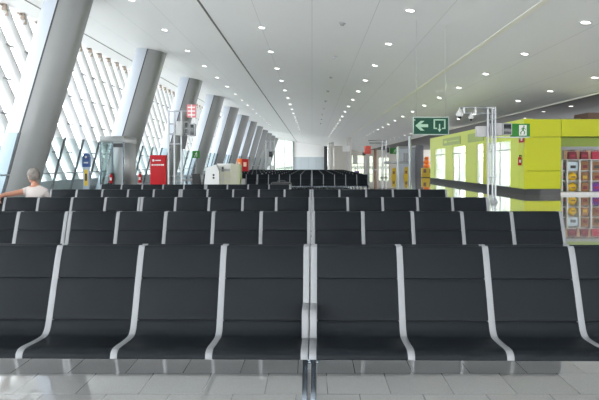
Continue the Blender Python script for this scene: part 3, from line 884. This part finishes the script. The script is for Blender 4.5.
# red/orange kiosk far
Y = 44.8
for (a, b_, py, m, lab) in ((237, 241.6, 158.5, 'orange', 'orange machine behind the gate counter'), (241.9, 248, 159, 'red', 'red machine behind the gate counter, right of the orange one')):
    x = PX((a+b_)/2, Y); w = (b_-a)*Y/F/2
    t = thing('vending_machine', lab, 'machine', (x, Y, 0))
    MB().box(-w, w, 0, .7, .08, PZ(py, Y), .02).obj('cabinet', m, t); MB().box(-w+.02, w-.02, .05, .65, 0, .1).obj('base', 'dark', t)
    MB().box(-w*.5, w*.5, -.01, .01, 1.25, 1.55).obj('pale_marking', 'peach', t)
Y = 58.0
t = thing('luggage_wrap_machine', 'pale rounded machine beside the distant gantry', 'machine', (PX(270.5, Y), Y+1, 0))
MB().lathe([(0, 0), (.38, 0), (.4, .3), (.38, 1.0), (.25, 1.25), (0, 1.32)]).obj('housing', 'white', t)
MB().box(-.15, .15, -.42, -.3, .5, .9).obj('panel', 'lightgrey', t)

# ------------------------------------------------------------------ far middle
def rcol(px, w, Y, m, label, top=None):
    x = PX(px, Y); r = w*Y/F/2
    t = thing('round_column', label, 'column', (x, Y, 0))
    zt = (CZ(x)-.15*r if top is None else top)
    MB().tube((0, 0, 0), (0, 0, zt), r, n=28).obj('shaft', m, t)
    MB().tube((0, 0, 0), (0, 0, .15), r*1.04, n=28).obj('base_ring', 'grey', t)
rcol(330.8, 6.2, 130, 'concrete', 'thick round concrete column at the far end of the hall')
rcol(349, 4.4, 100, 'concrete', 'slimmer round concrete column right of the thick one')
rcol(375.3, 3.2, 150, 'brown', 'brown round column in the distant concourse', 5.0)
struct('wall_side', MB().box(PX(334, 133), PX(347, 133), 133, 133.4, 0, CZ(8)-.1), 'beige')
Y = 44.0
t = thing('pillar_sign', 'red box sign on a grey pillar beside the far seats', 'sign', (PX(367.5, Y), Y, 0))
MB().box(-.13, .13, -.13, .13, 0, PZ(154, Y), .02).obj('pillar', 'lightgrey', t)
MB().box(-.22, .22, -.22, .22, PZ(154, Y), PZ(146, Y), .01).obj('box', 'redbox', t)
MB().box(-.36, -.14, -.12, .1, PZ(155.5, Y), PZ(152.5, Y), .01).obj('bracket_lamp', 'black', t)
Y = 75.0
t = thing('information_screen', 'grey upright screen on a post beyond the far seats', 'screen', (PX(355, Y), Y, 0))
MB().box(-.24, .24, 0, .12, PZ(164, Y), PZ(155, Y), .01).obj('housing', 'grey', t); MB().box(-.2, .2, -.01, .0, PZ(163.4, Y), PZ(155.6, Y)).obj('screen', 'concrete', t)
MB().tube((0, .06, 0), (0, .06, PZ(164, Y)), .04).box(-.2, .2, -.1, .25, 0, .03).obj('post', 'chrome', t)
t = thing('wall_sign', 'white box sign beside the slimmer round column', 'sign', (PX(346.5, 99), 99, PZ(151.5, 99)))
MB().box(-.6, .5, 0, .3, 0, .9, .01).obj('box', 'white', t); MB().tube((.1, .15, -PZ(151.5, 99)), (.1, .15, 0), .08).obj('post', 'grey', t)
Y = 60.0
t = thing('suitcase', 'dark purple suitcase standing beyond the far seats', 'suitcase', (PX(357, Y), Y, 0))
MB().box(-.22, .22, 0, .28, .05, .75, .05).obj('shell', 'purple', t); MB().path([(-.12, .14, .74), (-.12, .14, 1.0), (.12, .14, 1.0), (.12, .14, .74)], .012).obj('handle', 'grey', t)
for s in (-1, 1): MB().ball((.17*s, .05, .035), .035, n=10).ball((.17*s, .23, .035), .035, n=10).obj('wheel', 'black', t)
# grey kiosk
Y = 68.0
x0 = PX(400, Y)
t = thing('grey_kiosk', 'grey kiosk with small window behind the pale poles', 'kiosk', (x0, Y, 0))
def kx(px): return PX(px, Y)-x0
MB().box(kx(400), kx(416), .4, 2.6, 0, PZ(147, Y), .02).obj('body', mat('kiosk_blue_grey', (.46, .50, .56), .5), t)
MB().box(kx(416), kx(423.5), 0, 2.8, 0, PZ(145, Y), .02).obj('dark_side', mat('kiosk_dark_grey', (.13, .14, .16), .5), t)
kw_ = MB().box(kx(404), kx(411), .36, .4, PZ(162, Y), PZ(153, Y)).obj('window', 'grey', t)
b = MB()
for px in (406.2, 408.8): b.box(kx(px)-.03, kx(px)+.03, .34, .37, PZ(162, Y), PZ(153, Y))
b.obj('window_bars', 'lightgrey', kw_)
MB().box(kx(400), kx(416), .3, .42, PZ(148.5, Y), PZ(147, Y)).obj('cornice', 'lightgrey', t)
for (px0, px1, py, yy, lab) in ((391, 396, 168, 66, 'left'), (403.5, 408.5, 167, 66, 'right')):
    x = PX((px0+px1)/2, yy); w = (px1-px0)*yy/F/2; zt = PZ(py, yy)
    t = thing('floor_board', 'yellow folding floor board, %s of the two by the pale poles' % lab, 'floor sign', (x, yy, 0))
    MB().hexa([(-w, -.3, 0), (w, -.3, 0), (w, -.26, 0), (-w, -.26, 0), (-w*.5, -.03, zt), (w, -.03, zt), (w, .0, zt), (-w*.5, 0, zt)]).obj('front_board', 'yellow', t)
    MB().hexa([(-w, .26, 0), (w, .26, 0), (w, .3, 0), (-w, .3, 0), (-w*.5, 0, zt), (w, 0, zt), (w, .03, zt), (-w*.5, .03, zt)]).obj('rear_board', 'yellow', t)
    MB().box(-w*.4, w*.4, -.2, -.12, zt*.35, zt*.65).obj('dark_symbol', 'brown', t)
Y = 66.0
t = thing('coin_machine', 'yellow coin machine at the left end of the lime shop', 'machine', (PX(427, Y), Y-.5, 0))
w = 6*Y/F
MB().box(-w, w, 0, .5, .05, PZ(168, Y), .04).obj('cabinet', 'yellow', t)
for s in (-1, 1): MB().box(s*w*.5-.15, s*w*.5+.15, -.015, .01, .5, .9, .02).obj('window', 'brown', t)
MB().box(-w+.05, w-.05, .03, .45, 0, .06).obj('base', 'dark', t)
t = thing('orange_display', 'stacked orange rounded display behind the yellow coin machine', 'display', (PX(427.5, Y), Y+.5, 0))
MB().tube((0, 0, 0), (0, 0, 1.1), .2).obj('pedestal', 'orange', t)
for z, r in ((1.2, .36), (1.62, .34), (2.0, .26)): MB().ball((0, 0, z), r, (1, 1, .72)).obj('tier', 'orange', t)

# ------------------------------------------------------------------ lime shop
KS = 29.5/35; SX = 11.74*KS; Y0 = 29.5; TOP = PZ(119, Y0)
shop = thing('lime_shop', 'lime green shop with windows and shelf niche on the right', 'shop', (SX, Y0, 0))
def sp(name, mb, m, parent=shop, smooth=False): return mb.obj(name, m, parent, smooth=smooth)
def fx(px): return PX(px, Y0)-SX
HB = PZ(136.4, Y0)
# front: three stacked lime panels with joints
zs = [PZ(189, Y0), PZ(171, Y0), PZ(137, Y0), TOP]
for i in range(3):
    sp('front_panel', MB().box(-.02, fx(561), 0, .12, zs[i]+.008, zs[i+1]-.008, .006), 'lime')
sp('front_header', MB().box(fx(561)+.015, fx(561)+6, 0, .12, HB, TOP-.008, .006), 'lime')
sp('front_backing', MB().box(.05, fx(561), .13, .3, 0, TOP-.05), 'plinth')
sp('niche_side', MB().box(fx(561)-.06, fx(561), .13, 1.4, 0, HB), 'lime')
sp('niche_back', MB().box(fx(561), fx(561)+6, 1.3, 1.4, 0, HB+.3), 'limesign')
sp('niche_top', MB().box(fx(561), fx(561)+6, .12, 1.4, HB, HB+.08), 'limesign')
sp('canopy_band', MB().box(fx(561), fx(561)+6, .78, 1.3, PZ(149.2, Y0), PZ(146.2, Y0)), 'grey')
sp('kick_plate', MB().box(fx(540), fx(561), .05, .14, 0, PZ(189, Y0)), 'black')
# side wall
segs = [(0, 1.0, 'limepale'), (1.0, 2.6, 'limepale'), (7.3, 8.6, 'lime'), (10.3, 13.7, 'limepale'), (18, 21, 'limepale'), (25.6, 28, 'limepale')]
H2 = PZ(145.0, 39.6)
sp('front_plinth', MB().box(-.03, fx(540), -.03, .12, 0, PZ(189, Y0)), 'plinth')
for a, b_, m in [(a_*KS, c_*KS, m_) for a_, c_, m_ in segs]: sp('pillar', MB().box(0, .12, a+.02, b_-.01, PZ(189, Y0), H2), m)
sp('side_header', MB().box(-.02, .4, .125, 28*KS, H2, TOP+.02), 'limepale')
sp('side_plinth', MB().box(-.03, .3, .12, 28*KS, 0, PZ(189, Y0)), 'plinth')
for a, b_ in [(a_*KS, c_*KS) for a_, c_ in ((2.6, 7.3), (8.6, 10.3), (13.7, 18), (21, 25.6))]:
    wn = sp('window', MB().box(.06, .08, a, b_, PZ(189, Y0), H2), 'glass')
    n = max(1, round((b_-a)/2.0)); m_ = MB()
    for i in range(n+1): yy = a+(b_-a)*i/n; m_.box(.04, .1, yy-.03, yy+.03, PZ(189, Y0), H2)
    m_.box(.04, .1, a, b_, H2-.5, H2-.43)
    sp('mullions', m_, 'lightgrey', wn)
sp('roof', MB().box(.0, 12, .1, 28*KS, TOP-.1, TOP-.02), 'lightgrey')
sp('back_wall', MB().box(5.0, 5.1, 1.5, 28*KS, 0, TOP-.1), 'wallwhite')
sp('inner_wall', MB().box(.4, 5.0, 1.41, 1.5, 0, TOP-.1), 'wallwhite')
sp('rear_end', MB().box(.4, 5, 27.9*KS, 28*KS, 0, TOP-.1), 'wallwhite')
for yy in (3.8, 8, 12.6, 17.3, 21): sp('added_glow_panel', MB().box(1.5, 3.0, yy-1.0, yy+1.0, TOP-.18, TOP-.11), emit('added_shop_glow', (1, .99, .96), 24))  # unseen glowing panels, added to brighten the shop windows from inside
for i, (px0, px1) in enumerate(((443.5, 461), (468.5, 484.5))):
    ya, yb = SX*F/(px1-312)-Y0, SX*F/(px0-312)-Y0
    ss = sp('header_sign', MB().box(-.05, -.02, ya, yb, PZ(142.5, 39.6), PZ(134, 39.6)), 'limesign')
    if i == 0: sp('light_marking', MB().box(-.06, -.05, yb-1.5, yb-.5, PZ(139.6, 39.6), PZ(136.6, 39.6)).box(-.06, -.05, ya+.5, yb-1.9, PZ(138.6, 39.6), PZ(137.6, 39.6)), 'limepale', ss)
# red square sign and extinguisher on the corner
t = thing('fire_sign', 'small red square sign at the front corner of the lime shop', 'sign', (PX(520.8, 35.5), 34.9, PZ(142, 35)))
t.location = (SX, Y0+.42, PZ(142.2, Y0))
MB().box(-.02, 0, -.42, .42, 0, .30).obj('panel', 'red', t); MB().box(-.026, -.018, -.12, .12, .08, .22).obj('white_symbol', 'white', t)
e_ = extinguisher((SX-.10, Y0+.45, PZ(165.3, 29.8)), 'red fire extinguisher on the front corner of the lime shop', .92)

# shelf unit in the niche with goods
ux0 = fx(561)+SX
unit = thing('shelf_unit', 'white open shelf unit in the niche of the lime shop', 'shelf', (ux0, Y0+.85, 0))
Ys = Y0+.85
def ux(px): return PX(px, Ys)-ux0
base_z = .12
zl = [base_z] + [PZ(py, Ys) for py in (180.6, 170.4, 159.3)]
sp('base', MB().box(-.15, 5.5, -.75, .42, 0, base_z), 'white', unit)
for z in zl[1:]: sp('shelf_board', MB().box(0.02, 5.4, .02, .42, z-.03, z), 'white', unit)
vx = [562.2, 567.5, 580, 591.5, 603.5, 616]
for px in vx: sp('upright', MB().box(ux(px)-.035, ux(px)+.035, 0, .42, base_z, PZ(159.3, Ys)), 'white', unit)
sp('back_panel', MB().box(0.02, 5.4, .42, .44, base_z, PZ(149.2, Ys)), 'beige', unit)
def gift_bag(x, z, w, h, m, label):
    t = thing('gift_bag', label, 'bag', (x, Ys+.2, z))
    MB().hexa([(-w/2, -.1, 0), (w/2, -.1, 0), (w/2, .1, 0), (-w/2, .1, 0), (-w*.46, -.05, h), (w*.46, -.05, h), (w*.46, .05, h), (-w*.46, .05, h)]).obj('body', m, t, smooth=False)
    MB().path([(-w*.2, -.05, h), (-w*.14, -.05, h+.07), (w*.14, -.05, h+.07), (w*.2, -.05, h)], .01, 6).obj('handle', m, t)
    MB().box(-w*.25, w*.25, -.092, -.06, h*.35, h*.6).obj('printed_patch', 'magenta', t)
def round_bag(x, z, w, h, m, label):
    t = thing('toy_bag', label, 'bag', (x, Ys+.2, z))
    MB().ball((0, 0, h*.45), .5, (w, .28, h*.9)).obj('body', m, t)
    MB().ball((0, -.02, h*.86), .1, (w*1.2, .8, .7)).obj('tied_top', m, t)
    MB().box(-w*.22, w*.22, -.155, -.1, h*.35, h*.5, .01).obj('dark_patch', 'brown', t)
def gift_box(x, z, w, h, m, m2, label):
    t = thing('gift_box', label, 'box', (x, Ys+.2, z))
    MB().box(-w/2, w/2, -.12, .12, 0, h, .008).obj('carton', m, t)
    MB().box(-w*.28, w*.28, -.128, -.118, h*.25, h*.6).obj('printed_patch', m2, t)
    MB().box(-w*.52, w*.52, -.125, .125, h*.86, h*1.0).obj('lid', m, t)
px_c = [(vx[i]+vx[i+1])/2 for i in range(5)]
rown = ['bottom shelf', 'lower middle shelf', 'upper middle shelf', 'top shelf']
coln = ['in the narrow left column', 'in the second column', 'in the third column', 'in the fourth column', 'in the fifth column']
hh = [zl[1]-zl[0]-.06, zl[2]-zl[1]-.06, zl[3]-zl[2]-.06, .44]
kinds = {(0, 1): ('r', 'amber', 'yellow'), (0, 2): ('g', 'tan', 'tan'), (0, 3): ('b', 'purple', 'purple'), (1, 1): ('r', 'amber', 'yellow'), (1, 2): ('g', 'tan', 'tan'), (1, 3): ('g', 'tan', 'tan'),
         (2, 1): ('x', 'bluewhite', 'pale blue'), (2, 2): ('g', 'tan', 'tan'), (2, 3): ('x', 'tan', 'tan'), (0, 0): ('b', 'dark', 'dark'), (1, 0): ('b', 'dark', 'dark'), (2, 0): ('b', 'dark', 'dark'),
         (3, 1): ('b', 'maroon', 'maroon'), (3, 2): ('b', 'maroon', 'maroon'), (3, 3): ('b', 'magenta', 'crimson'), (0, 4): ('r', 'purple', 'purple'), (1, 4): ('g', 'tan', 'tan'), (2, 4): ('g', 'peach', 'peach'), (3, 4): ('b', 'magenta', 'crimson')}
for (r_, c_), (kd, m, cn) in kinds.items():
    x = PX(px_c[c_], Ys); w = (vx[c_+1]-vx[c_])*Ys/F - .14; h = hh[r_]
    where = '%s on the %s of the shop' % (coln[c_], rown[r_])
    if kd == 'r': round_bag(x, zl[r_], w, h*.95, m, 'rounded %s bag %s' % (cn, where))
    elif kd == 'x': gift_box(x, zl[r_], w, h*.85, m, 'dark', '%s box %s' % (cn, where))
    elif kd == 'g': gift_box(x, zl[r_], w*.85, h*.92, m, 'yellow' if (r_+c_) % 2 else 'maroon', '%s box %s' % (cn, where))
    else: gift_bag(x, zl[r_], w*.9, h*.84, m, '%s bag %s' % (cn, where))
for i, px in enumerate((568.8, 580.5, 591.5)):
    t = thing('price_card', 'pale peach card between the dark red bags on the top shelf, %s from the left' % ['first', 'second', 'third'][i], 'card', (PX(px, Ys), Ys+.33, zl[3]))
    MB().box(-.1, .1, 0, .02, 0, .42).obj('card', 'peach', t, smooth=False); MB().box(-.1, .1, -.03, .06, 0, .015).obj('foot', 'white', t, smooth=False)
# brown soffit block rising above the shop
tag(MB().box(PX(588, 38), PX(650, 38), 38, 40, TOP-.02, 4.5).obj('roof_cabinet', 'brown'), 'brown box on the roof of the lime shop at the right edge', 'roof box')
t = thing('roof_unit', 'pale rounded unit on the roof of the lime shop', 'roof unit', (PX(571, 36), 36, TOP-.02))
MB().tube((-.5, 0, .25), (.5, 0, .25), .25, n=20).obj('drum', 'lightgrey', t); MB().box(-.4, .4, -.2, .2, 0, .15).obj('cradle', 'grey', t)

# ------------------------------------------------------------------ light
w = bpy.data.worlds.new('sky'); S.world = w; w.use_nodes = True
n, l = w.node_tree.nodes, w.node_tree.links
bg = n['Background']
tc = n.new('ShaderNodeTexCoord'); sx = n.new('ShaderNodeSeparateXYZ'); l.new(tc.outputs['Generated'], sx.inputs[0])
rp = n.new('ShaderNodeValToRGB'); rp.color_ramp.elements[0].color = (.95, .96, .97, 1); rp.color_ramp.elements[1].color = (.88, .94, 1, 1)
l.new(sx.outputs['Z'], rp.inputs[0]); l.new(rp.outputs[0], bg.inputs['Color'])
bg.inputs['Strength'].default_value = 4.0

cam = bpy.data.cameras.new('camera'); co = bpy.data.objects.new('camera', cam); COL.objects.link(co)
co.location = (0, 0, HC); co.rotation_euler = (math.pi/2, 0, 0)
cam.sensor_width = 36; cam.sensor_fit = 'HORIZONTAL'; cam.lens = F/599*36
cam.shift_x = -12.5/599; cam.shift_y = -36.5/599
cam.clip_start = .05; cam.clip_end = 1000
S.camera = co
S.view_settings.view_transform = 'Standard'; S.view_settings.look = 'None'
S.view_settings.exposure = 1.0; S.view_settings.gamma = 1; S.view_settings.use_curve_mapping = False
S.cycles.max_bounces = 8; S.cycles.diffuse_bounces = 5; S.cycles.transparent_max_bounces = 24
